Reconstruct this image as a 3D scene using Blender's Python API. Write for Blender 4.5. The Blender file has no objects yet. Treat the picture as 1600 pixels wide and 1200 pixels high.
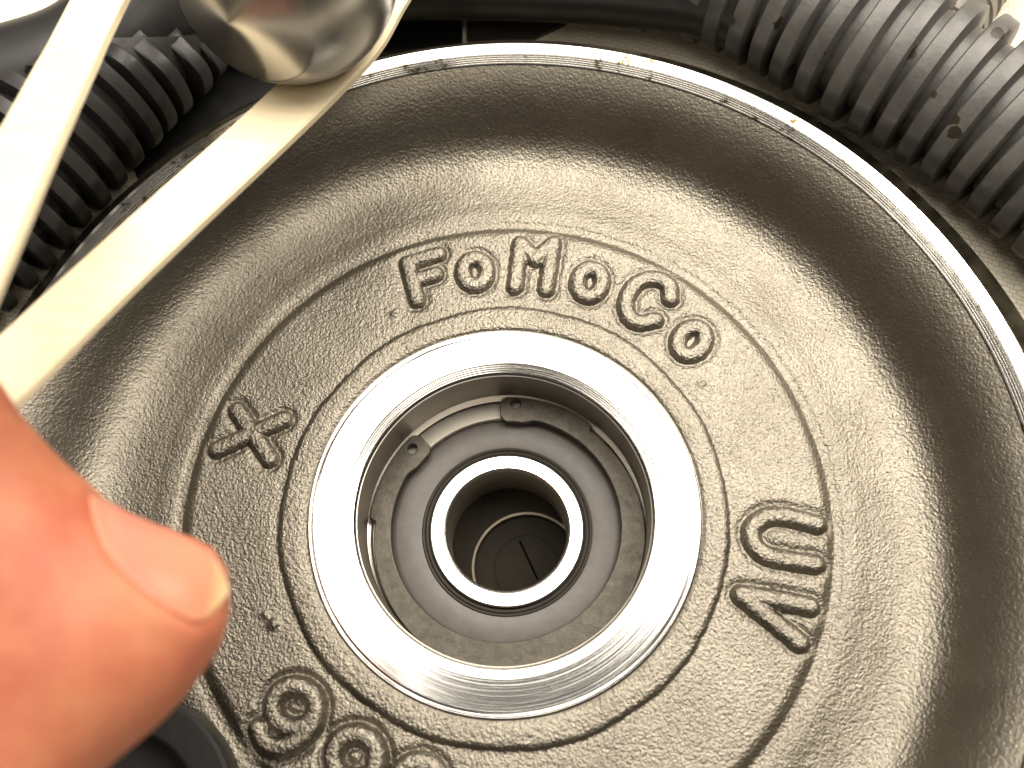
import bpy, bmesh, math, random
import numpy as np
from mathutils import Vector, Matrix, noise
from mathutils.bvhtree import BVHTree

random.seed(7)
rng = np.random.default_rng(7)
scene = bpy.context.scene
COL = scene.collection
MM = 0.001                                   # the script thinks in millimetres

# ------------------------------------------------------------------ camera
F_PX = 1500.0                                # focal length in pixels of the 1600 px wide photograph
_a, _b = math.radians(-20.79), math.radians(-2.3)
_Rx = np.array([[1, 0, 0], [0, math.cos(_a), -math.sin(_a)], [0, math.sin(_a), math.cos(_a)]])
_Ry = np.array([[math.cos(_b), 0, math.sin(_b)], [0, 1, 0], [-math.sin(_b), 0, math.cos(_b)]])
RC = _Rx @ _Ry
CAM = np.array([6.33, -30.0, 127.37])
cam_data = bpy.data.cameras.new('camera')
cam = bpy.data.objects.new('camera', cam_data)
COL.objects.link(cam)
cam_data.sensor_width = 36
cam_data.lens = 36 * F_PX / 1600
cam_data.clip_start = 0.005
cam_data.clip_end = 20
M4 = Matrix([[*RC.T[i], CAM[i] * MM] for i in range(3)] + [[0, 0, 0, 1]])
cam.matrix_world = M4
cam_data.dof.use_dof = True
cam_data.dof.focus_distance = 0.137
cam_data.dof.aperture_fstop = 19
scene.camera = cam

def at(px, py, z):
    """point (mm) on the level plane z that lies on the sight line of a photograph pixel"""
    d = RC.T @ np.array([(px - 800) / F_PX, -(py - 600) / F_PX, -1.0])
    return CAM + d * ((z - CAM[2]) / d[2])

def to_px(P):
    q = (np.asarray(P, float) - CAM) @ RC.T
    return np.stack([800 + F_PX * q[..., 0] / -q[..., 2], 600 - F_PX * q[..., 1] / -q[..., 2]], -1)

# ------------------------------------------------------------------ light
world = bpy.data.worlds.new('World')
scene.world = world
world.use_nodes = True
world.node_tree.nodes['Background'].inputs[0].default_value = (1.0, 0.89, 0.74, 1)
world.node_tree.nodes['Background'].inputs[1].default_value = 0.05

def area(name, loc, target, sx, sy, power, colour):
    d = bpy.data.lights.new(name, 'AREA')
    d.shape = 'RECTANGLE'; d.size = sx * MM; d.size_y = sy * MM
    d.energy = power; d.color = colour
    o = bpy.data.objects.new(name, d); COL.objects.link(o)
    o.location = Vector(loc) * MM
    o.rotation_euler = (Vector(target) - Vector(loc)).to_track_quat('-Z', 'Y').to_euler()
    return o
L1 = area('bench_lamp', (-15, 232, 330), (-15, 231, 0), 215, 360, 2.25, (1.0, 0.925, 0.81))
L1.rotation_euler = (0, 0, math.radians(-10))
L3 = area('gap_fill_light', (128, 88, 330), (128, 87, 0), 80, 90, 0.35, (1.0, 0.925, 0.81))  # added overhead fill, brightens the gap between rim and right-hand conduit
L3.rotation_euler = (0, 0, 0)
L4 = area('hub_fill_light', (-95, 28, 330), (-95, 27, 0), 70, 70, 0.15, (1.0, 0.925, 0.81))  # extra light added so the hub ring's lower left reflects white
L4.rotation_euler = (0, 0, 0)
L5 = area('front_fill_light', (70, -105, 340), (60, 40, 0), 150, 100, 0.19, (1.0, 0.91, 0.78))  # added fill from the camera side, lifts the pad behind the rim
L2 = area('second_bench_lamp', (235, 190, 330), (235, 189, 0), 180, 280, 2.1, (1.0, 0.925, 0.81))
L2.rotation_euler = (0, math.radians(12), 0)

vs = scene.view_settings
scene.display_settings.display_device = 'sRGB'
vs.view_transform = 'Standard'; vs.look = 'None'; vs.exposure = 0.05; vs.gamma = 1.0
vs.use_curve_mapping = False
scene.cycles.use_denoising = True
scene.cycles.max_bounces = 8

# ------------------------------------------------------------------ material helpers
class NT:
    def __init__(self, name):
        self.m = bpy.data.materials.new(name); self.m.use_nodes = True
        self.t = self.m.node_tree; self.t.nodes.clear()
        self.out = self.t.nodes.new('ShaderNodeOutputMaterial')
        self.p = self.t.nodes.new('ShaderNodeBsdfPrincipled')
        self.t.links.new(self.p.outputs[0], self.out.inputs[0])
        self.tc = self.t.nodes.new('ShaderNodeTexCoord').outputs['Object']
    def set(self, **k):
        for n, v in k.items():
            i = self.p.inputs[n.replace('_', ' ')]
            if hasattr(v, 'is_linked'): self.t.links.new(v, i)
            else: i.default_value = (*v, 1) if isinstance(v, tuple) and len(v) == 3 and i.type == 'RGBA' else v
    def node(self, typ, props=None, **ins):
        n = self.t.nodes.new(typ)
        for k, v in (props or {}).items(): setattr(n, k, v)
        for k, v in ins.items():
            key = int(k[1:]) if k[0] == 'i' and k[1:].isdigit() else k.replace('_', ' ')
            if hasattr(v, 'is_linked'): self.t.links.new(v, n.inputs[key])
            else: n.inputs[key].default_value = v
        return n
    def math(self, op, a, b=0.0, c=0.0):
        return self.node('ShaderNodeMath', {'operation': op}, i0=a, i1=b, i2=c).outputs[0]
    def noise(self, scale, detail=2.0, rough=0.5, vec=None, dist=0.0):
        return self.node('ShaderNodeTexNoise', None, Vector=vec or self.tc, Scale=scale, Detail=detail, Roughness=rough, Distortion=dist).outputs['Fac']
    def ramp(self, fac, stops):
        n = self.node('ShaderNodeValToRGB', None, Fac=fac)
        cr = n.color_ramp
        while len(cr.elements) < len(stops): cr.elements.new(0.5)
        for e, (p, c) in zip(cr.elements, stops):
            e.position = p; e.color = (*c, 1) if len(c) == 3 else c
        return n.outputs[0]
    def fit(self, v, lo, hi):
        return self.node('ShaderNodeMapRange', None, i0=v, i3=lo, i4=hi).outputs[0]
    def bump(self, height, strength, dist, normal=None):
        k = dict(Strength=strength, Distance=dist, Height=height)
        if normal is not None: k['Normal'] = normal
        return self.node('ShaderNodeBump', None, **k).outputs[0]
    def polar(self):
        s = self.node('ShaderNodeSeparateXYZ', None, i0=self.tc).outputs
        r = self.math('SQRT', self.math('ADD', self.math('MULTIPLY', s[0], s[0]), self.math('MULTIPLY', s[1], s[1])))
        th = self.math('ARCTAN2', s[1], s[0])
        return r, th, s[2]
    def vec(self, x, y, z=0.0):
        return self.node('ShaderNodeCombineXYZ', None, i0=x, i1=y, i2=z).outputs[0]

def cast_material():
    n = NT('cast_metal')
    grain = n.noise(3500, 2.5, 0.6)
    vor = n.node('ShaderNodeTexVoronoi', {'feature': 'SMOOTH_F1'}, Vector=n.tc, Scale=2100.0, Smoothness=0.7).outputs['Distance']
    fine = n.noise(6500, 2, 0.5)
    lump = n.noise(1500, 1, 0.5)
    rad = n.polar()[0]
    wall = n.node('ShaderNodeMapRange', None, i0=rad, i1=0.055, i2=0.061, i3=1.0, i4=0.3).outputs[0]
    h = n.math('ADD', n.math('ADD', n.math('MULTIPLY', grain, 0.75), n.math('MULTIPLY', vor, -0.45)), n.math('ADD', n.math('MULTIPLY', fine, 0.14), n.math('MULTIPLY', lump, 0.22)))
    h = n.math('MULTIPLY', h, wall)
    tone = n.noise(120, 4, 0.6)
    n.set(Base_Color=n.ramp(tone, [(0.3, (0.205, 0.186, 0.152)), (0.7, (0.265, 0.242, 0.200))]), Metallic=1.0,
          Roughness=n.fit(fine, 0.30, 0.44), Normal=n.bump(h, 0.9, 0.00026))
    return n.m

def machined(name, col, rough, aniso, freq, strength, dirt=0.0):
    n = NT(name)
    r, th, z = n.polar()
    v = n.vec(n.math('MULTIPLY', r, freq), n.math('MULTIPLY', th, 0.22), n.math('MULTIPLY', z, freq))
    ring = n.noise(1.0, 3, 0.6, vec=v)
    big = n.noise(60, 3, 0.6)
    n.set(Base_Color=col if dirt == 0 else n.ramp(n.noise(330, 5, 0.7), [(0.0, (0.05, 0.035, 0.012)), (0.35, (0.12, 0.09, 0.035)), (0.43, col), (1, col)]),
          Metallic=1.0, Roughness=n.math('ADD', n.fit(ring, rough - 0.06, rough + 0.08), n.fit(big, -0.03, 0.03)),
          Anisotropic=aniso, Normal=n.bump(ring, strength, 0.00006))
    n.set(Tangent=n.node('ShaderNodeTangent', {'direction_type': 'RADIAL', 'axis': 'Z'}).outputs[0])
    return n.m

def plain(name, col, rough, metal=0.0, scale=300, bump=0.0, dist=0.0001, var=0.15, **k):
    n = NT(name)
    f = n.noise(scale, 4, 0.6)
    lo = tuple(c * (1 - var) for c in col); hi = tuple(min(1, c * (1 + var)) for c in col)
    n.set(Base_Color=n.ramp(f, [(0.3, lo), (0.7, hi)]), Metallic=metal, Roughness=n.fit(n.noise(scale * 2.3, 3), rough - 0.07, rough + 0.07), **k)
    if bump: n.set(Normal=n.bump(n.noise(scale * 4, 3), bump, dist))
    return n.m

MAT = {}
MAT['cast'] = cast_material()
MAT['boss'] = machined('turned_steel', (0.80, 0.79, 0.77), 0.13, 0.2, 5200, 0.30)
MAT['rim'] = machined('turned_rim', (0.62, 0.60, 0.565), 0.17, 0.2, 4200, 0.22, dirt=1)
MAT['race'] = machined('ground_race', (0.88, 0.87, 0.85), 0.22, 0.4, 20000, 0.15)
MAT['bore'] = machined('bored_wall', (0.34, 0.31, 0.27), 0.34, 0.3, 9000, 0.2)
MAT['bore_light'] = machined('ground_bore', (0.60, 0.55, 0.48), 0.40, 0.2, 9000, 0.2)
MAT['outer_race'] = machined('dull_race', (0.30, 0.28, 0.245), 0.42, 0.4, 12000, 0.3)
MAT['flange'] = plain('dark_flange', (0.085, 0.075, 0.05), 0.34, 0.6, 220, 0.3, 0.00008, 0.7)
MAT['clip'] = plain('phosphated_spring_steel', (0.085, 0.077, 0.064), 0.52, 0.85, 700, 0.5, 0.00006, 0.25)
MAT['seal'] = plain('seal_rubber', (0.085, 0.076, 0.068), 0.46, 0.0, 500, 0.25, 0.00005, 0.12)
MAT['lip'] = plain('seal_lip_rubber', (0.04, 0.036, 0.03), 0.35, 0.0, 300)
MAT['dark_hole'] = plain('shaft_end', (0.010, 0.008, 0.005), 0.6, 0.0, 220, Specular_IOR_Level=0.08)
MAT['hole_edge'] = plain('shaft_edge', (0.085, 0.07, 0.05), 0.4, 0.6, 220)
MAT['void'] = plain('black_slot', (0.001, 0.001, 0.001), 0.9, Specular_IOR_Level=0.0)  # even near-black for the flat slot strip
MAT['hose'] = plain('smooth_black_rubber', (0.022, 0.021, 0.021), 0.42, 0.0, 150, 0.12, 0.0001)
MAT['grommet'] = plain('black_plastic', (0.006, 0.006, 0.006), 0.5, 0.0, 250, 0.2, 0.0001)
MAT['tab'] = plain('dull_grey_steel', (0.10, 0.09, 0.075), 0.4, 0.6, 150, 0.1, 0.0001)
MAT['grey_hose'] = plain('grey_rubber', (0.16, 0.145, 0.125), 0.5, 0.0, 300, 0.2, 0.0001, 0.25)
MAT['chrome'] = plain('polished_chrome', (0.46, 0.45, 0.43), 0.31, 1.0, 200, 0, 0, 0.04)

def loom_material(name, base, dust):
    n = NT(name)
    d = n.noise(170, 5, 0.65)
    pit = n.node('ShaderNodeTexVoronoi', None, Vector=n.tc, Scale=135.0, Randomness=1.0).outputs['Distance']
    spot = n.math('LESS_THAN', n.math('ADD', pit, n.math('MULTIPLY', n.noise(900, 2), 0.16)), 0.225)
    col = n.ramp(d, [(0.30, base), (0.75, dust)])
    mix = n.node('ShaderNodeMix', {'data_type': 'RGBA'}, i0=spot, i6=col, i7=(0.030, 0.024, 0.014, 1)).outputs[2]
    n.set(Base_Color=mix, Roughness=n.fit(n.noise(420, 3), 0.33, 0.52),
          Normal=n.bump(n.math('SUBTRACT', n.noise(1500, 3), n.math('MULTIPLY', spot, 0.8)), 0.3, 0.00015))
    return n.m
MAT['loom'] = loom_material('dusty_black_conduit', (0.060, 0.058, 0.056), (0.135, 0.128, 0.118))
MAT['loom_dark'] = plain('black_conduit', (0.036, 0.034, 0.033), 0.45, 0.0, 250, 0.25, 0.0001, 0.25)

def wood_material():
    n = NT('pale_wood')
    mp = n.node('ShaderNodeMapping', None, Vector=n.tc, Scale=(40.0, 900.0, 900.0)).outputs[0]
    g = n.noise(1.0, 4, 0.6, vec=mp)
    n.set(Base_Color=n.ramp(g, [(0.2, (0.76, 0.62, 0.40)), (0.5, (0.83, 0.71, 0.49)), (0.8, (0.87, 0.77, 0.57))]), Roughness=0.5,
          Normal=n.bump(g, 0.15, 0.0001))
    return n.m
MAT['wood'] = wood_material()

def skin_material():
    n = NT('skin')
    a = n.noise(130, 4, 0.6); b = n.noise(900, 3, 0.6)
    v = n.node('ShaderNodeTexVoronoi', {'feature': 'DISTANCE_TO_EDGE'}, Vector=n.tc, Scale=1500.0).outputs['Distance']
    n.set(Base_Color=n.ramp(a, [(0.30, (0.37, 0.090, 0.045)), (0.55, (0.45, 0.150, 0.076)), (0.75, (0.49, 0.205, 0.10))]),
          Roughness=0.60, Subsurface_Weight=0.35, Subsurface_Scale=0.002, Subsurface_Radius=(1.0, 0.35, 0.15),
          Normal=n.bump(n.math('ADD', n.math('MINIMUM', v, 0.12), n.math('MULTIPLY', b, 0.3)), 0.25, 0.0002))
    return n.m
MAT['skin'] = skin_material()

def nail_material():
    n = NT('nail')
    uv = n.node('ShaderNodeUVMap').outputs[0]
    s = n.node('ShaderNodeSeparateXYZ', None, i0=uv).outputs
    col = n.ramp(s[0], [(0.0, (0.58, 0.24, 0.155)), (0.2, (0.58, 0.205, 0.145)), (0.76, (0.57, 0.22, 0.13)), (0.90, (0.60, 0.36, 0.18)), (1.0, (0.66, 0.50, 0.29))])
    ridge = n.noise(1.0, 2, 0.5, vec=n.vec(n.math('MULTIPLY', s[0], 0.6), n.math('MULTIPLY', s[1], 26.0)))
    n.set(Base_Color=col, Roughness=0.30, Subsurface_Weight=0.25, Subsurface_Scale=0.001, Normal=n.bump(ridge, 0.12, 0.0002))
    return n.m
MAT['nail'] = nail_material()

def table_material():
    n = NT('woven_paper')
    mp = n.node('ShaderNodeMapping', None, Vector=n.tc, Rotation=(0, 0, 0.35)).outputs[0]
    wb = n.node('ShaderNodeTexNoise', None, Vector=n.tc, Scale=420.0, Detail=2.0).outputs['Color']
    mp = n.node('ShaderNodeMix', {'data_type': 'VECTOR', 'blend_type': 'MIX'} if False else {'data_type': 'VECTOR'}, i0=0.0012, i4=mp, i5=wb).outputs[1]
    br = n.node('ShaderNodeTexBrick', {'offset': 0.5}, Vector=mp, Scale=1.0, Mortar_Size=0.00011, Mortar_Smooth=0.9, Brick_Width=0.0013, Row_Height=0.00075)
    br.inputs['Color1'].default_value = (0.88, 0.82, 0.68, 1); br.inputs['Color2'].default_value = (0.83, 0.76, 0.62, 1)
    br.inputs['Mortar'].default_value = (0.72, 0.64, 0.49, 1)
    n.set(Base_Color=br.outputs['Color'], Roughness=0.85,
          Normal=n.bump(n.math('ADD', n.math('SUBTRACT', 1.0, br.outputs['Fac']), n.math('MULTIPLY', n.noise(700, 3), 0.6)), 0.6, 0.0003))
    return n.m
MAT['table'] = table_material()

# ------------------------------------------------------------------ object helpers
def link(o, parent=None):
    COL.objects.link(o)
    if parent is not None: o.parent = parent
    return o

def mesh(name, verts, faces, mat, parent=None, origin=(0, 0, 0), smooth=True, sharp=None):
    """verts in world millimetres; stored about origin"""
    v = (np.asarray(verts, float).reshape(-1, 3) - np.asarray(origin, float)) * MM
    me = bpy.data.meshes.new(name)
    me.from_pydata(v.tolist(), [], [list(map(int, f)) for f in faces])
    me.validate(); me.update()
    if smooth:
        me.polygons.foreach_set('use_smooth', [True] * len(me.polygons))
        if sharp is not None: me.set_sharp_from_angle(angle=math.radians(sharp))
    me.materials.append(MAT[mat])
    o = bpy.data.objects.new(name, me)
    link(o, parent)
    if parent is None: o.location = Vector(origin) * MM
    return o

def thing(name, loc, label, cat, group=None):
    o = bpy.data.objects.new(name, None); o.empty_display_size = 0.01
    o.location = Vector(loc) * MM; link(o)
    o['label'] = label; o['category'] = cat
    if group: o['group'] = group
    return o

def tag(o, label, cat, group=None):
    o['label'] = label; o['category'] = cat
    if group: o['group'] = group

def grid_faces(nu, nv, closed_v=False, closed_u=False):
    i, j = np.meshgrid(np.arange(nu if closed_u else nu - 1), np.arange(nv if closed_v else nv - 1), indexing='ij')
    i2 = (i + 1) % nu; j2 = (j + 1) % nv
    return np.stack([i * nv + j, i * nv + j2, i2 * nv + j2, i2 * nv + j], -1).reshape(-1, 4)

def lathe(profile, n=256, c=(0, 0)):
    """profile [(r,z)...] walked so that normals face out/up"""
    p = np.asarray(profile, float); th = np.linspace(0, 2 * np.pi, n, endpoint=False)
    v = np.zeros((len(p), n, 3))
    v[..., 0] = c[0] + p[:, :1] * np.cos(th); v[..., 1] = c[1] + p[:, :1] * np.sin(th); v[..., 2] = p[:, 1:2]
    return v.reshape(-1, 3), grid_faces(len(p), n, closed_v=True)

def smoothstep(e0, e1, x):
    t = np.clip((x - e0) / (e1 - e0), 0, 1); return t * t * (3 - 2 * t)

# ------------------------------------------------------------------ setting
TABLE_Z = -24.0
PAD_Z = -3.0
v, f = lathe([(900, PAD_Z), (400, PAD_Z), (150, PAD_Z), (81.2, PAD_Z), (80.5, PAD_Z - 0.4), (80.1, PAD_Z - 1.4), (80.1, TABLE_Z), (0.01, TABLE_Z)], 192)
t = mesh('table_surface', v, f, 'table', sharp=60)
t['kind'] = 'structure'

# ------------------------------------------------------------------ cast pulley
BASE = (0, 0, TABLE_Z + 0.5)
pulley = thing('idler_pulley', BASE, 'cast grey metal pulley with raised lettering and a bright turned hub ring', 'pulley')

# strokes of the cast characters, in photograph pixels on the level of the face
def z6(l): return [(560 + x / 2.6667, 340 + y / 2.6667) for x, y in l]
def z7(l): return [(1000 + x / 2.4, 700 + y / 2.4) for x, y in l]
def z5(l): return [(x / 2.0, 600 + y / 2.0) for x, y in l]
def z8(l): return [(380 + x / 5.0, 1040 + y / 5.0) for x, y in l]
def ell(cx, cy, rx, ry, rot=0, a0=0, a1=360, n=28):
    o = []
    for k in range(n + 1):
        q = math.radians(a0 + (a1 - a0) * k / n); x, y = rx * math.cos(q), ry * math.sin(q)
        c, s = math.cos(math.radians(rot)), math.sin(math.radians(rot))
        o.append((cx + x * c - y * s, cy + x * s + y * c))
    return o
def spline(pts, n=6):
    p = [np.array(q, float) for q in pts]; p = [2 * p[0] - p[1]] + p + [2 * p[-1] - p[-2]]
    o = []
    for i in range(1, len(p) - 2):
        for k in range(n):
            t_ = k / n
            o.append(tuple(0.5 * (2 * p[i] + (p[i + 1] - p[i - 1]) * t_ + (2 * p[i - 1] - 5 * p[i] + 4 * p[i + 1] - p[i + 2]) * t_ ** 2 + (3 * p[i] - p[i - 1] - 3 * p[i + 1] + p[i + 2]) * t_ ** 3)))
    o.append(tuple(p[-2])); return o
Z_FACE = -0.3
GLYPHS = [
    ('letter', 'raised cast capital F', [z6([(202, 182), (222, 262), (242, 335)]), z6([(202, 182), (330, 145)]), z6([(222, 258), (318, 228)])], 1.04, 1.0),
    ('letter', 'raised cast small o beside the F', [z6(ell(484, 218, 50, 56, 0))], 1.04, 1.0),
    ('letter', 'raised cast capital M', [z6([(652, 280), (674, 100)]), z6([(674, 100), (738, 165)]), z6([(738, 165), (812, 100)]), z6([(812, 100), (782, 290)])], 1.04, 1.0),
    ('letter', 'raised cast small o beside the M', [z6(ell(965, 262, 50, 60, 15))], 1.04, 1.0),
    ('letter', 'raised cast capital C', [z6(spline([(1302, 330), (1292, 272), (1230, 245), (1160, 268), (1118, 335), (1125, 400), (1170, 430), (1238, 420)]))], 1.04, 1.0),
    ('letter', 'raised cast small o after the C', [z6(ell(1390, 507, 52, 64, 42))], 1.04, 1.0),
    ('letter', 'raised cast X', [z5([(736, 78), (838, 230)]), z5([(674, 201), (882, 107)])], 1.04, 1.0),
    ('letter', 'raised cast U lying on its side', [z7(spline([(668, 282), (560, 256), (482, 254), (428, 292), (424, 342), (464, 392), (545, 416), (662, 432)]))], 1.06, 1.12),
    ('letter', 'raised cast V lying on its side', [z7([(640, 592), (510, 566), (382, 548)]), z7([(382, 550), (602, 728)])], 1.06, 1.12),
    ('digit', 'raised curled cast digit below the hub ring', [z8(ell(392, 325, 172, 165, 0)), z8(spline([(562, 330), (535, 460), (430, 575), (295, 640), (165, 600), (110, 490)]))], 1.12, 1.8),
    ('digit', 'raised curled cast digit cut off by the bottom of the picture', [z8(ell(868, 715, 175, 180, 0)), z8(spline([(1033, 700), (1015, 820), (930, 930), (800, 980), (690, 900)]))], 1.12, 1.7),
    ('digit', 'faint raised cast digit at the bottom edge', [z8(ell(1370, 890, 150, 130, 0))], 1.1, 1.0),
]
SEGS = []                                     # per glyph: array of segments (n,4) in mm
for nm, lab, strokes, w, hgt in GLYPHS:
    s = []
    for st in strokes:
        q = [at(x, y, Z_FACE + 0.5)[:2] for x, y in st]
        s += [(*q[i], *q[i + 1]) for i in range(len(q) - 1)]
    SEGS.append(np.array(s))

def seg_dist(P, S):
    d = np.full(len(P), 1e9)
    for x0, y0, x1, y1 in S:
        e = np.array([x1 - x0, y1 - y0]); L = max(e @ e, 1e-9)
        t_ = np.clip(((P[:, 0] - x0) * e[0] + (P[:, 1] - y0) * e[1]) / L, 0, 1)
        d = np.minimum(d, np.hypot(P[:, 0] - x0 - t_ * e[0], P[:, 1] - y0 - t_ * e[1]))
    return d

PROF = np.array([(26.3, -0.5), (26.7, -0.15), (27.2, 0.22), (28.5, 0.34), (29.6, 0.32), (30.1, 0.12), (30.6, -0.42), (31.1, -0.40), (32, -0.32), (36, -0.30), (40, -0.30),
                 (42.4, -0.30), (43.1, -0.50), (43.8, -1.05), (44.4, -1.42), (45.1, -1.40), (45.9, -1.20), (46.8, -1.22), (48.0, -1.40), (49, -1.62), (50.5, -1.84), (52, -2.05), (53.5, -2.15), (55, -2.05), (56.5, -1.65), (58, -0.85),
                 (59.3, 0.25), (60.5, 1.60), (62, 3.40), (63.5, 5.05), (65, 6.45), (66.4, 7.55), (67.2, 8.12)])
def pchip(x, X, Y):
    h = np.diff(X); dl = np.diff(Y) / h; m = np.zeros(len(X))
    m[0], m[-1] = dl[0], dl[-1]
    for i in range(1, len(X) - 1):
        m[i] = 0 if dl[i - 1] * dl[i] <= 0 else 2 * dl[i - 1] * dl[i] / (dl[i - 1] + dl[i])
    i = np.clip(np.searchsorted(X, x) - 1, 0, len(h) - 1); t_ = (x - X[i]) / h[i]
    return (2 * t_**3 - 3 * t_**2 + 1) * Y[i] + (t_**3 - 2 * t_**2 + t_) * h[i] * m[i] + (-2 * t_**3 + 3 * t_**2) * Y[i + 1] + (t_**3 - t_**2) * h[i] * m[i + 1]

def lumps(P):
    out = np.empty(len(P))
    for k, (x, y) in enumerate(P):
        out[k] = noise.noise((x * 0.42, y * 0.42, 3.1)) * 0.5 + noise.noise((x * 1.1, y * 1.1, 7.7)) * 0.35
    return out

PIPS = [(616, 492, 0.55, 0.35), (1097, 600, 0.6, 0.3), (428, 975, 0.7, 0.6), (415, 960, 0.5, 0.3)]
def face_height(P, lm, moat=True):
    r = np.hypot(P[:, 0], P[:, 1]); th = np.arctan2(P[:, 1], P[:, 0])
    wob = 0.16 * np.sin(3 * th + 1) + 0.10 * np.sin(11 * th) + 0.30 * lm
    inner = np.exp(-((r - 30.4) / 1.6) ** 2)
    h = pchip(np.clip(r + wob * inner + 0.15 * lm * np.exp(-((r - 44) / 1.2) ** 2), 26.3, 67.2), PROF[:, 0], PROF[:, 1])
    h = h + 0.045 * lm * smoothstep(26.8, 28, r) * (1 - smoothstep(63, 67, r))
    if moat:
        for (nm, lab, st, w, hg), S in zip(GLYPHS, SEGS):
            lo = S.reshape(-1, 2).min(0) - 4; hi = S.reshape(-1, 2).max(0) + 4
            k = np.where((P > lo).all(1) & (P < hi).all(1))[0]
            if len(k):
                d = seg_dist(P[k], S)
                h[k] -= 0.34 * hg * np.exp(-((d - 1.42 * w) / 0.52) ** 2)
    for px, py, rad, hh in PIPS:
        c = at(px, py, Z_FACE)[:2]; d = np.hypot(P[:, 0] - c[0], P[:, 1] - c[1])
        h += hh * np.exp(-(d / rad) ** 2)
    return h

rr = np.concatenate([np.linspace(26.3, 46, 132), np.linspace(46.2, 58, 52), np.linspace(58.3, 67.2, 32)])
NTH = 1080
tt = np.linspace(0, 2 * np.pi, NTH, endpoint=False)
RR, TT = np.meshgrid(rr, tt, indexing='ij')
P2 = np.stack([RR * np.cos(TT), RR * np.sin(TT)], -1).reshape(-1, 2)
hz = face_height(P2, lumps(P2))
mesh('cast_face', np.c_[P2, hz], grid_faces(len(rr), NTH, closed_v=True), 'cast', pulley, BASE)

for (nm, lab, st, w, hg), S in zip(GLYPHS, SEGS):
    lo = S.reshape(-1, 2).min(0) - 2.2; hi = S.reshape(-1, 2).max(0) + 2.2
    step = 0.13
    nx, ny = int((hi[0] - lo[0]) / step) + 1, int((hi[1] - lo[1]) / step) + 1
    X, Y = np.meshgrid(lo[0] + np.arange(nx) * step, lo[1] + np.arange(ny) * step, indexing='ij')
    P = np.stack([X, Y], -1).reshape(-1, 2)
    lm = lumps(P); d = seg_dist(P, S)
    rough_edge = np.array([noise.noise((x * 1.3, y * 1.3, 11.0)) for x, y in P]) * 0.16
    dd = (d + rough_edge) / (1.30 * w)
    ridge = np.where(dd < 1, (1 - np.clip(dd, 0, 1) ** 3.2), -0.9 * (dd - 1) / 0.3)
    r_ = np.hypot(P[:, 0], P[:, 1])
    base = pchip(np.clip(r_, 31.1, 43), PROF[:, 0], PROF[:, 1]) + 0.045 * lm
    z = base - 0.16 * hg + (0.86 * hg) * ridge + 0.07 * rough_edge * 6
    keep = dd < 1.28
    fc = grid_faces(nx, ny); fc = fc[keep[fc].all(1)]
    used = np.unique(fc); idx = -np.ones(len(P), int); idx[used] = np.arange(len(used))
    o = mesh(nm, np.c_[P, z][used], idx[fc], 'cast', pulley, BASE)
    o['label'] = lab

# turned hub ring (face, grooved chamfer), bored wall and the underside
prof = [(26.75, -0.6), (26.75, -0.05), (26.45, 0.12), (26.38, 0.0), (26.2, 0.0), (26.12, 0.10), (25.9, 0.12), (25.75, 0.02), (21.75, 0.0)]
r = 21.75; z = 0.0
for k in range(5):
    prof += [(r - 0.05, z - 0.15), (r - 0.15, z - 0.19), (r - 0.20, z - 0.16)]
    r -= 0.24; z -= 0.22
prof += [(20.25, z - 0.25)]
zc = z - 0.25
v, f = lathe(prof, 320); mesh('hub_ring', v, f, 'boss', pulley, BASE, sharp=25)
v, f = lathe([(20.25, zc), (20.12, -1.4), (20.08, -8.9), (20.9, -9.1), (20.9, -11.4), (20.05, -11.7), (20.05, -22.5)], 256)
mesh('hub_bore', v, f, 'bore', pulley, BASE, sharp=30)
rim = [(67.15, 8.06), (67.4, 8.30)]
r = 67.4
for k in range(5):
    rim += [(r + 0.31, 8.235 + 0.004 * k), (r + 0.38, 8.31)]; r += 0.38
rim += [(70.3, 8.315), (70.36, 8.24), (70.48, 8.24), (70.54, 8.31), (71.15, 8.30), (71.45, 8.05), (71.6, 7.5)]
v, f = lathe(rim[::-1], 360); mesh('rim', v, f, 'rim', pulley, BASE, sharp=20)
v, f = lathe([(60.0, -22.5), (76.5, -22.5), (79.4, -20.0), (79.6, -1.6), (79.4, -0.7), (78.9, -0.3), (73.0, 0.6), (71.9, 1.2), (71.6, 2.2), (71.55, 7.7)], 256)
mesh('outer_flange', v, f, 'flange', pulley, BASE, sharp=30)
v, f = lathe([(20.05, -22.5), (60.0, -22.5)], 128); mesh('back_plate', v, f, 'flange', pulley, BASE)

# ------------------------------------------------------------------ ball bearing inside the hub
BB = (0, 0, -23.4)
bearing = thing('ball_bearing', BB, 'sealed ball bearing with bright inner race inside the pulley hub', 'bearing')
v, f = lathe([(20.0, -22.4), (20.0, -11.75), (19.7, -11.5), (17.2, -11.5), (16.95, -11.75), (16.9, -12.4)], 256); mesh('outer_race', v, f, 'outer_race', bearing, BB, sharp=35)
v, f = lathe([(17.0, -12.3), (16.7, -12.0), (16.2, -11.85), (14.5, -11.80), (12.75, -11.75), (12.5, -11.85)], 256); mesh('seal', v, f, 'seal', bearing, BB, sharp=50)
v, f = lathe([(12.55, -12.3), (12.5, -11.75), (12.32, -11.62), (12.14, -11.75), (12.05, -12.1), (11.95, -11.8), (11.75, -11.7), (11.55, -11.85), (11.45, -12.4), (11.2, -12.6)], 256); mesh('seal_lip', v, f, 'lip', bearing, BB, sharp=50)
v, f = lathe([(11.25, -13.5), (11.25, -11.55), (11.05, -11.35), (9.3, -11.35), (9.05, -11.5), (8.9, -11.8), (8.85, -17.5), (9.1, -17.7), (9.1, -22.3)], 256); mesh('inner_race', v, f, 'race', bearing, BB, sharp=30)
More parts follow.
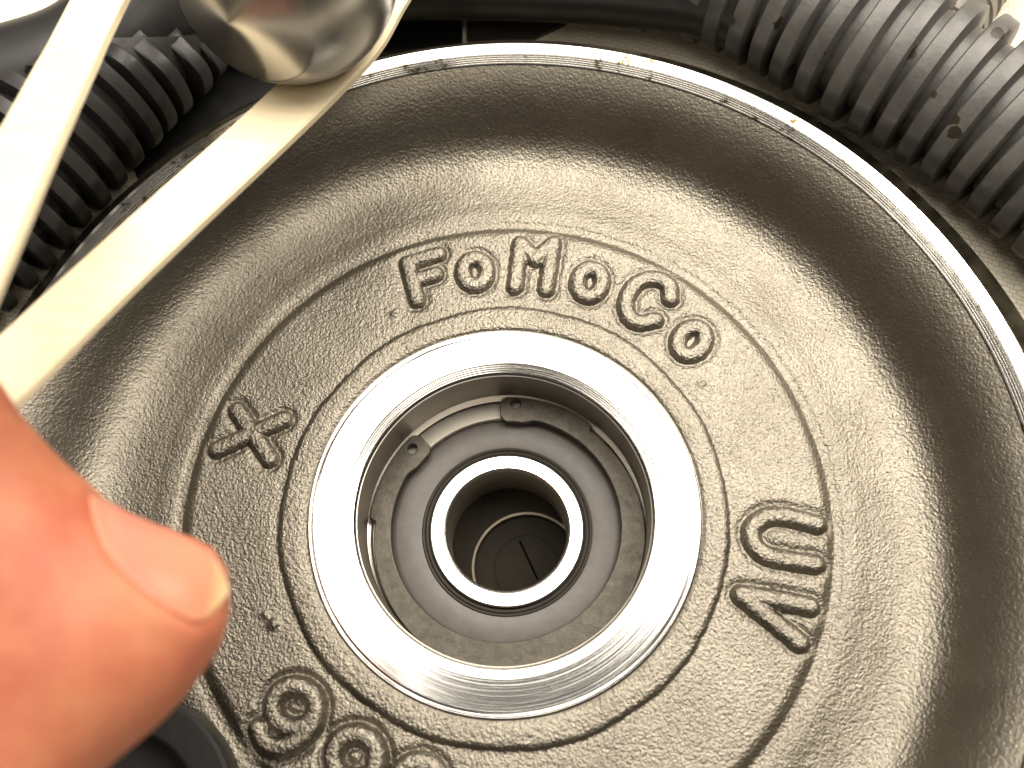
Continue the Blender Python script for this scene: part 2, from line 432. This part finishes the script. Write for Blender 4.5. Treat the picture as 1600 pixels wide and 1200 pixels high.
# bore lining is duller than the ground face
v, f = lathe([(8.98, -11.62), (8.80, -12.0), (8.78, -17.2), (9.0, -17.5), (9.0, -22.2)], 256); mesh('bore_wall', v, f, 'bore_light', bearing, BB, sharp=30)

SH = (0, 0, -23.9)
shaft = thing('shaft_spacer', SH, 'dark round shaft spacer seen deep inside the bearing bore', 'spacer')
sc = at(824, 886, -22.8)[:2]
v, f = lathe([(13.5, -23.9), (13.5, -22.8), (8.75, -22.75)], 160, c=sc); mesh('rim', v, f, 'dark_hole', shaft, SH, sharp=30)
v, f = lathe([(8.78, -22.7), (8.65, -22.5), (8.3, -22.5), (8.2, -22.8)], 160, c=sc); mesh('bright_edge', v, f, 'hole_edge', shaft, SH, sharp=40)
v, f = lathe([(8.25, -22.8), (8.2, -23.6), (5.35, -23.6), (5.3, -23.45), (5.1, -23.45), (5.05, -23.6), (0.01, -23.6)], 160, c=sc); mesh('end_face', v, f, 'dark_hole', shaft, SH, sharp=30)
q0, q1 = at(812, 845, -23.55)[:2], at(840, 905, -23.55)[:2]; w_ = np.array([0.15, 0.05])
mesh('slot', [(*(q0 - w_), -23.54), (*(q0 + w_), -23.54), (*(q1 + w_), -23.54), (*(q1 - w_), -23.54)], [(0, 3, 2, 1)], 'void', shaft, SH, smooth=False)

# ------------------------------------------------------------------ retaining ring with two drilled ears
def retaining_ring():
    cu = bpy.data.curves.new('retaining_ring', 'CURVE'); cu.dimensions = '2D'; cu.fill_mode = 'BOTH'
    cu.extrude = 0.62 * MM; cu.bevel_depth = 0.13 * MM; cu.bevel_resolution = 2
    h1 = at(806, 630, -9.9)[:2]; h2 = at(644, 701, -9.9)[:2]
    a1 = math.degrees(math.atan2(h1[1], h1[0])); a2 = math.degrees(math.atan2(h2[1], h2[0]))
    e1, e2 = a1 + 7.0, a2 - 6.5              # ends of the ring at the gap
    span = 360 - (e2 - e1)
    N = 220; outer = []; inner = []
    for k in range(N + 1):
        s = span * k / N                     # degrees walked clockwise from ear 1
        a = math.radians(e1 - s); u = min(s, span - s)
        ro = 19.95
        if u > 42: ro = 19.95 - 0.95 * max(0, 1 - (u - 42) / 55)
        if 42 < u < 43.5: ro = 19.95 - 0.95 * (u - 42) / 1.5
        if u < 3: ro -= 0.9 * (1 - u / 3) ** 2
        ri = 16.95 - 0.75 * smoothstep(50, 175, u)
        ear = 1 - smoothstep(11, 19, u)
        ri = ri * (1 - ear) + 16.25 * ear
        if u < 3: ri += 0.9 * (1 - u / 3) ** 2
        outer.append((ro * math.cos(a), ro * math.sin(a))); inner.append((ri * math.cos(a), ri * math.sin(a)))
    def add(pts):
        sp = cu.splines.new('POLY'); sp.points.add(len(pts) - 1); sp.use_cyclic_u = True
        for p, q in zip(sp.points, pts): p.co = (q[0] * MM, q[1] * MM, 0, 1)
    add(outer + inner[::-1])
    for h in (h1, h2): add([(h[0] + 0.88 * math.cos(t_), h[1] + 0.88 * math.sin(t_)) for t_ in np.linspace(0, 2 * math.pi, 28, endpoint=False)])
    tmp = bpy.data.objects.new('tmp', cu); COL.objects.link(tmp)
    bpy.context.view_layer.update()
    me = bpy.data.meshes.new_from_object(tmp.evaluated_get(bpy.context.evaluated_depsgraph_get()))
    bpy.data.objects.remove(tmp); bpy.data.curves.remove(cu)
    me.materials.clear(); me.materials.append(MAT['clip'])
    me.polygons.foreach_set('use_smooth', [True] * len(me.polygons)); me.set_sharp_from_angle(angle=math.radians(30))
    me.name = 'retaining_ring'
    o = bpy.data.objects.new('retaining_ring', me); o.location = (0, 0, -10.65 * MM); link(o)
    tag(o, 'dull grey spring retaining ring with two drilled ears around the bearing', 'retaining ring')
retaining_ring()

# ------------------------------------------------------------------ swept tubes
def resample(pts, step):
    p = np.array(spline(pts, 24), float); L = np.r_[0, np.cumsum(np.linalg.norm(np.diff(p, axis=0), axis=1))]
    s = np.arange(0, L[-1], step)
    return np.stack([np.interp(s, L, p[:, k]) for k in range(3)], -1)
def frames(p):
    T = np.gradient(p, axis=0); T /= np.linalg.norm(T, axis=1)[:, None]
    U = np.array([0, 0, 1.0]) - T * T[:, 2:3]; U /= np.linalg.norm(U, axis=1)[:, None]
    return T, U, np.cross(T, U)
def tube(path, rad, n=64):
    T, U, W = frames(path); th = np.linspace(0, 2 * np.pi, n, endpoint=False)
    rad = np.broadcast_to(rad, len(path))
    v = path[:, None] + rad[:, None, None] * (np.cos(th)[None, :, None] * U[:, None] + np.sin(th)[None, :, None] * W[:, None])
    return v.reshape(-1, 3), grid_faces(len(path), n, closed_v=True)

ZH = 9.0
hose_px = [(1190, -8), (1120, -30), (1060, -42), (880, -58), (600, -60), (400, -36), (250, 15), (130, 98), (0, 142), (-150, 195)]
hp = resample([at(x, y, ZH) for x, y in hose_px], 1.5)
v, f = tube(hp, 8.9, 72)
tag(mesh('smooth_hose', v, f, 'hose', None, tuple(hp[len(hp) // 2] - (0, 0, 8.9)), smooth=True), 'smooth black rubber hose arching along the top behind the pulley', 'hose')

def loom(name, label, px, zc, r_out, pitch, mat, cover, flare=False):
    path = resample([at(x, y, zc) for x, y in px], 0.35)
    T, U, W = frames(path)
    org = tuple(path[len(path) // 2] - np.array([0, 0, r_out]))
    root = thing(name, org, label, 'conduit')
    r_in = r_out - 3.1
    # rib cross-section: (offset along axis in pitch units, radius)
    sec = [(-0.40, r_in - 0.5), (-0.34, r_in + 0.3), (-0.285, r_out - 0.5), (-0.235, r_out - 0.08), (-0.13, r_out), (0.13, r_out - 0.10), (0.235, r_out - 0.15), (0.285, r_out - 0.55), (0.34, r_in + 0.3), (0.40, r_in - 0.5)]
    step = pitch / 0.35; k = 0
    i = step * 0.6
    while i < len(path) - step:
        c = int(i); a0, a1 = cover(k)
        closed = a1 - a0 >= 359
        n = 72
        th = np.radians(np.linspace(a0, a1, n, endpoint=not closed))
        jig = 0.12 * rng.normal(); rj = 0.10 * rng.normal()
        vs_ = []
        for off, rad in sec:
            b = path[c] + T[c] * ((off * pitch) + jig)
            rad_ = rad + (rj if rad > r_in else 0)
            # follow the bend: a little more pitch on the outside
            if not closed:                   # ribs run out towards the split
                e_ = smoothstep(0, math.radians(38), th[-1] - th)
                rad_ = (r_in - 0.4) + (rad_ - r_in + 0.4) * e_
            vs_.append(b + (rad_ * np.ones(n))[:, None] * (np.cos(th)[:, None] * U[c] + np.sin(th)[:, None] * W[c]))
        V = np.array(vs_).reshape(-1, 3)
        fc = grid_faces(len(sec), n, closed_v=closed)
        if not closed:
            fc = fc.tolist() + [[q * n for q in range(len(sec))], [q * n + n - 1 for q in range(len(sec))][::-1]]
        mesh('rib', V, fc, mat, root, org, sharp=38)
        i += step; k += 1
    # the wall between the ribs, open along the split
    sub = path[::6]; Ts, Us, Ws = frames(sub); n = 72
    V = []
    for q in range(len(sub)):
        a0, a1 = cover(max(0, (q * 6 - step * 0.6) / step)); th = np.radians(np.linspace(a0, a1, n))
        V.append(sub[q] + (r_in) * (np.cos(th)[:, None] * Us[q] + np.sin(th)[:, None] * Ws[q]))
    mesh('wall', np.array(V).reshape(-1, 3), grid_faces(len(sub), n), mat, root, org)
    return root, path, (T, U, W)

rl_px = [(1055, -76), (1137, -49), (1247, 2), (1348, 62), (1457, 124), (1558, 190), (1678, 282), (1797, 390)]
rl, rpath, rfr = loom('split_conduit', 'dusty corrugated black conduit with scuffed ribs at the upper right', rl_px, ZH, 12.0, 4.6, 'loom', lambda k: (0, 360))
# torn lip at the mouth of the right-hand conduit
T, U, W = rfr
c0 = rpath[2]; V = []; n = 40
for s, (off, rad) in enumerate([(2.0, 9.9), (0.4, 10.5), (-0.9, 11.6), (-1.5, 12.7)]):
    th = np.radians(np.linspace(-150, 150, n))
    wob = np.array([noise.noise((x * 1.2, s * 0.4, 2.0)) for x in th]) * 0.8
    V.append(c0 + T[2] * (off + wob * (s > 1))[:, None] + (rad + wob * 0.4 * (s > 0))[:, None] * (np.cos(th)[:, None] * U[2] + np.sin(th)[:, None] * W[2]))
mesh('torn_lip', np.array(V).reshape(-1, 3), grid_faces(4, n), 'loom_dark', rl, tuple(np.array(rl.location) / MM))

ll_px = [(268, 12), (225, 58), (170, 112), (85, 205), (0, 297), (-91, 395), (-170, 480)]
loom('split_conduit', 'black corrugated conduit running behind the two wooden strips at the left', ll_px, ZH, 12.0, 4.1, 'loom_dark',
     lambda k: (-200, -80 + min(k, 6) * 22))

# narrow hose behind the right-hand conduit
pa = resample([at(1620, -190, 4), at(1535, -70, 4), at(1482, 12, 4), at(1400, 130, 4)], 1.0)
og = tuple(pa[len(pa) // 2] - (0, 0, 7))
gh = thing('ringed_hose', og, 'brownish grey ringed hose end behind the dusty conduit at the top right corner', 'hose')
v, f = tube(pa, 6.6, 48); mesh('body', v, f, 'grey_hose', gh, og)
Ti, Ui, Wi = frames(pa)
for k in range(14):
    c = 2 + k * max(1, len(pa) // 15)
    if c >= len(pa) - 1: break
    th = np.linspace(0, 2 * np.pi, 48, endpoint=False)
    V = [pa[c] + Ti[c] * o_ + rad * (np.cos(th)[:, None] * Ui[c] + np.sin(th)[:, None] * Wi[c]) for o_, rad in ((-1.1, 6.5), (-0.9, 6.95), (0.7, 7.0), (1.0, 6.5))]
    mesh('ring', np.array(V).reshape(-1, 3), grid_faces(4, 48, closed_v=True), 'grey_hose', gh, og, sharp=40)

# ------------------------------------------------------------------ black plate under the pulley's far edge
def prism(name, px, z0, z1, mat, parent, org):
    p = [at(x, y, z1)[:2] for x, y in px]; n = len(p)
    V = [(*q, z1) for q in p] + [(*q, z0) for q in p]
    fc = [list(range(n))[::-1], list(range(n, 2 * n))] + [[i, (i + 1) % n, n + (i + 1) % n, n + i] for i in range(n)]
    o = mesh(name, V, fc, mat, parent, org, smooth=False)
    bm = bmesh.new(); bm.from_mesh(o.data); bmesh.ops.recalc_face_normals(bm, faces=bm.faces); bm.to_mesh(o.data); bm.free()
    return o
po = tuple(at(500, 20, PAD_Z))
plate = thing('backing_plate', po, 'flat black plate lying beside the far edge of the pulley, below the smooth hose', 'plate')
ZP = PAD_Z + 0.8
def arc_px(p0, p1, rad, n=24):
    a0, a1 = [math.atan2(*at(x, y, ZP)[1::-1]) for x, y in (p0, p1)]
    return [tuple(to_px(np.array([rad * math.cos(a), rad * math.sin(a), ZP]))) for a in np.linspace(a0, a1, n)]
prism('sheet', arc_px((722, 60), (212, 275), 81.3) + [(190, 190), (190, 60), (250, -70), (460, -160), (722, -160)], PAD_Z + 0.02, ZP, 'grommet', plate, po)
prism('end_tab', arc_px((835, 68), (729, 60), 81.3, 8) + [(729, -160), (960, -160), (884, 36)], PAD_Z + 0.02, ZP - 0.1, 'tab', plate, po)

# ------------------------------------------------------------------ wooden strips
def strip(label, pts, width, thick, roll):
    path = resample([at(x, y, z_) for x, y, z_ in pts], 1.0)
    T = np.gradient(path, axis=0); T /= np.linalg.norm(T, axis=1)[:, None]
    V = []
    ch = 0.28
    for i, p in enumerate(path):
        view = CAM - p; view = np.array([0.0, -0.12, 1.0]) + roll * np.array([1, 0, 0])
        S = np.cross(T[i], view); S /= np.linalg.norm(S); N = np.cross(S, T[i])
        wob = 0.06 * noise.noise((i * 0.05, 1.0, width))
        w, h_ = width / 2 + wob, thick / 2
        for a_, b_ in ((-w + ch, h_), (w - ch, h_), (w, h_ - ch), (w, -h_ + ch), (w - ch, -h_), (-w + ch, -h_), (-w, -h_ + ch), (-w, h_ - ch)):
            V.append(p + S * a_ + N * b_)
    n = len(path); fc = grid_faces(n, 8, closed_v=True).tolist() + [list(range(8))[::-1], [(n - 1) * 8 + q for q in range(8)]]
    fc = [q[::-1] for q in fc]
    o = mesh('wooden_strip', V, fc, 'wood', None, tuple(path[-1]), sharp=35)
    tag(o, label, 'strip')
    return o
strip('pale wooden strip crossing the top left corner, the steeper of the two', [(252, -190, 25), (157, 0, 36), (105, 104, 44), (52, 210, 52), (-18, 350, 61), (-128, 570, 70)], 7.0, 1.5, 0.0)
strip('pale wooden strip running from the thumb up to the chrome cap', [(655, -90, 23), (600, -5, 24), (560, 62, 25), (500, 125, 26.5), (400, 220, 29), (280, 330, 33), (135, 465, 39), (20, 575, 44), (-120, 700, 50)], 7.0, 1.5, 0.0)

# ------------------------------------------------------------------ chrome cap on the strip's end
KR = 13.5
cc = at(447, -50, 38.0)
dv = CAM - cc; dv /= np.linalg.norm(dv)
ld = at(447 - 72, -50 + 69, 38.0) - cc; ld -= dv * (ld @ dv); ld /= np.linalg.norm(ld)
ax = dv * math.cos(math.radians(45)) + ld * math.sin(math.radians(45))
Rq = np.array(Vector(ax).to_track_quat('Z', 'Y').to_matrix())
KO = tuple(cc - np.array([0, 0, KR]))
knob = thing('chrome_knob', KO, 'polished chrome ball knob with a shallow conical face, resting on a wooden strip', 'knob')
def put(profile, n=192):
    v, f = lathe(profile, n); return v @ Rq.T + cc, f
arc = [(KR * math.sin(math.radians(a_)), KR * math.cos(math.radians(a_))) for a_ in np.linspace(179.9, 44, 60)]
v, f = put(arc); mesh('ball', v, f, 'chrome', knob, KO)
r1, z1 = arc[-1]
v, f = put([(r1, z1 - 0.12), (r1 - 0.15, z1 + 0.05), (0.7, KR * 0.925), (0.3, KR * 0.938), (0.01, KR * 0.94)]); mesh('conical_face', v, f, 'chrome', knob, KO, sharp=40)

# ------------------------------------------------------------------ black grommet in the dish, lower left
gc = at(178, 1282, 4.0)
v, f = lathe([(14.2, -1.0), (14.2, 3.6), (13.8, 4.0), (10.3, 4.2), (9.9, 3.9), (9.6, 0.5), (0.01, 0.4)], 128, c=gc[:2])
g = mesh('rubber_grommet', v, f, 'grommet', None, (gc[0], gc[1], -1.0), sharp=35)
tag(g, 'black round grommet half hidden under the thumb at the lower left', 'grommet')

# ------------------------------------------------------------------ hand: thumb with nail, and a fingertip at the other side
hand = thing('person', tuple(at(-60, 1010, 48)), 'person reaching in from the left, bare thumb with a pale nail beside the pulley', 'person')
HO = tuple(np.array(hand.location) / MM)
axis_px = [(361, 952, 45, 0), (352, 953, 45, 46), (335, 956, 45, 74), (300, 966, 45.2, 108), (250, 982, 45.8, 138), (200, 994, 46.4, 164), (150, 1004, 47, 193), (100, 1009, 47.5, 227), (50, 1012, 48, 270), (0, 1014, 48.5, 318), (-80, 1015, 49, 380), (-200, 1030, 50, 380)]
A = np.array(axis_px, float)
kk = np.linspace(0, 1, len(A)); ks = np.r_[np.linspace(0, 0.3, 40)[:-1] ** 1, np.linspace(0.3, 1, 70)]
Ai = np.stack([pchip(ks, kk, A[:, c]) for c in range(4)], -1)
cen = np.array([at(x, y, z_) for x, y, z_, h_ in Ai])
NV = 96; ph = np.linspace(0, 2 * np.pi, NV, endpoint=False)
V = np.zeros((len(Ai), NV, 3))
dax = np.gradient(Ai[:, :2], axis=0); dax /= np.linalg.norm(dax, axis=1)[:, None]
for i, (x, y, z_, h_) in enumerate(Ai):
    d = CAM - cen[i]; dist = np.linalg.norm(d); d /= dist
    pxmm = F_PX / dist
    nrm = np.array([0.10, -0.995])           # image direction across the thumb, upwards
    up = at(x + nrm[0], y + nrm[1], z_) - cen[i]; up -= d * (up @ d); up /= np.linalg.norm(up)
    ru = h_ / pxmm; rv = 1.0 / (1.0 / (ru * 0.9 + 1e-6) ** 4 + 1.0 / 11.0 ** 4) ** 0.25
    V[i] = cen[i] + ru * np.cos(ph)[:, None] * up + rv * np.sin(ph)[:, None] * d
V = V.reshape(-1, 3)
NAIL = np.array([(138, 771), (175, 785), (212, 800), (250, 816), (283, 831), (320, 852), (344, 885), (351, 918), (344, 948), (328, 966), (308, 978), (272, 961), (238, 938), (203, 908), (170, 868), (150, 820)], float)
def poly_sd(P, poly):
    d = np.full(len(P), 1e9); ins = np.zeros(len(P), bool); n = len(poly)
    for i in range(n):
        a_, b_ = poly[i], poly[(i + 1) % n]; e = b_ - a_
        t_ = np.clip(((P - a_) @ e) / (e @ e), 0, 1); d = np.minimum(d, np.linalg.norm(P - a_ - t_[:, None] * e, axis=1))
        c = ((a_[1] > P[:, 1]) != (b_[1] > P[:, 1])) & (P[:, 0] < (b_[0] - a_[0]) * (P[:, 1] - a_[1]) / (b_[1] - a_[1] + 1e-12) + a_[0])
        ins ^= c
    return np.where(ins, -d, d)
cenr = np.repeat(cen, NV, axis=0); out = V - cenr; ol = np.linalg.norm(out, axis=1)[:, None]; out = out / np.maximum(ol, 1e-6)
toward = ((CAM - cenr) * out).sum(1) > -2
sd = poly_sd(to_px(V), NAIL)
tip_fade = smoothstep(0, 1, np.clip(ol[:, 0] / 3.0, 0, 1))
push = np.where(sd < 0, -0.35 * smoothstep(0, -22, sd), 0.26 * np.exp(-((sd - 16) / 20.0) ** 2)) * tip_fade
push += 0.30 * np.array([noise.noise((p[0] * 0.16, p[1] * 0.16, p[2] * 0.16)) for p in V]) * tip_fade
V = V + out * (push * toward)[:, None]
th_f = grid_faces(len(Ai), NV, closed_v=True)
th_o = mesh('thumb', V, th_f, 'skin', hand, HO)
bvh = BVHTree.FromPolygons([Vector(p) for p in V], [tuple(map(int, q)) for q in th_f])
# nail plate laid on the thumb
top = np.array([(139, 775), (178, 792), (214, 807), (250, 823), (283, 838), (318, 858), (336, 880), (346, 905)], float)
bot = np.array([(165, 862), (190, 893), (212, 914), (240, 938), (270, 958), (302, 974), (322, 966), (340, 945)], float)
nu, nv = 40, 26
tu = np.linspace(0, 1, nu); kt = np.linspace(0, 1, len(top))
Tp = np.stack([np.interp(tu, kt, top[:, c]) for c in (0, 1)], -1); Bp = np.stack([np.interp(tu, kt, bot[:, c]) for c in (0, 1)], -1)
NVv = []; UVs = []
for i in range(nu):
    for j in range(nv):
        s = j / (nv - 1); p = Tp[i] * (1 - s) + Bp[i] * s
        bow = 6 * math.sin(math.pi * s) * (tu[i] ** 2 * 1.6 - 0.9 * (1 - tu[i]) ** 2 * 0.8)
        p = p + np.array([bow, 0])
        hit = None
        for tries in range(14):
            d = RC.T @ np.array([(p[0] - 800) / F_PX, -(p[1] - 600) / F_PX, -1.0])
            loc, nn, idx, ds = bvh.ray_cast(Vector(CAM), Vector(d).normalized())
            if loc is not None: hit = (np.array(loc), np.array(nn)); break
            p = p + (np.array([200, 985]) - p) * 0.02
        if hit is None: hit = (at(p[0], p[1], 50), np.array([0, 0, 1.0]))
        lo_, nn_ = hit
        if nn_ @ (CAM - lo_) < 0: nn_ = -nn_
        edge = min(1, 5 * s + 0.15, 5 * (1 - s) + 0.15, 6 * tu[i] + 0.1)
        NVv.append(lo_ + nn_ * (0.03 + 0.22 * edge)); UVs.append((tu[i], s))
NVv = np.array(NVv).reshape(nu, nv, 3)
for _ in range(3):                            # relax the plate
    NVv[1:-1, 1:-1] = 0.5 * NVv[1:-1, 1:-1] + 0.125 * (NVv[:-2, 1:-1] + NVv[2:, 1:-1] + NVv[1:-1, :-2] + NVv[1:-1, 2:])
nf = grid_faces(nu, nv)
nl = mesh('nail', NVv.reshape(-1, 3), nf, 'nail', hand, HO)
uvl = nl.data.uv_layers.new(name='UVMap')
for lp in nl.data.loops: uvl.data[lp.index].uv = UVs[lp.vertex_index]
so = nl.modifiers.new('thickness', 'SOLIDIFY'); so.thickness = 0.35 * MM; so.offset = 0
# fingertip that just enters the lower right corner
fp = resample([at(1800, 1330, 16), at(1700, 1256, 15), at(1640, 1217, 14.5)], 0.5)
L = np.linspace(0, 1, len(fp)); rad = 7.4 * np.sqrt(np.clip(1 - np.clip((L - 0.62) / 0.385, 0, 1) ** 2, 0, 1)) + 0.05
v, f = tube(fp, rad, 48); mesh('finger', v, f, 'skin', hand, HO)
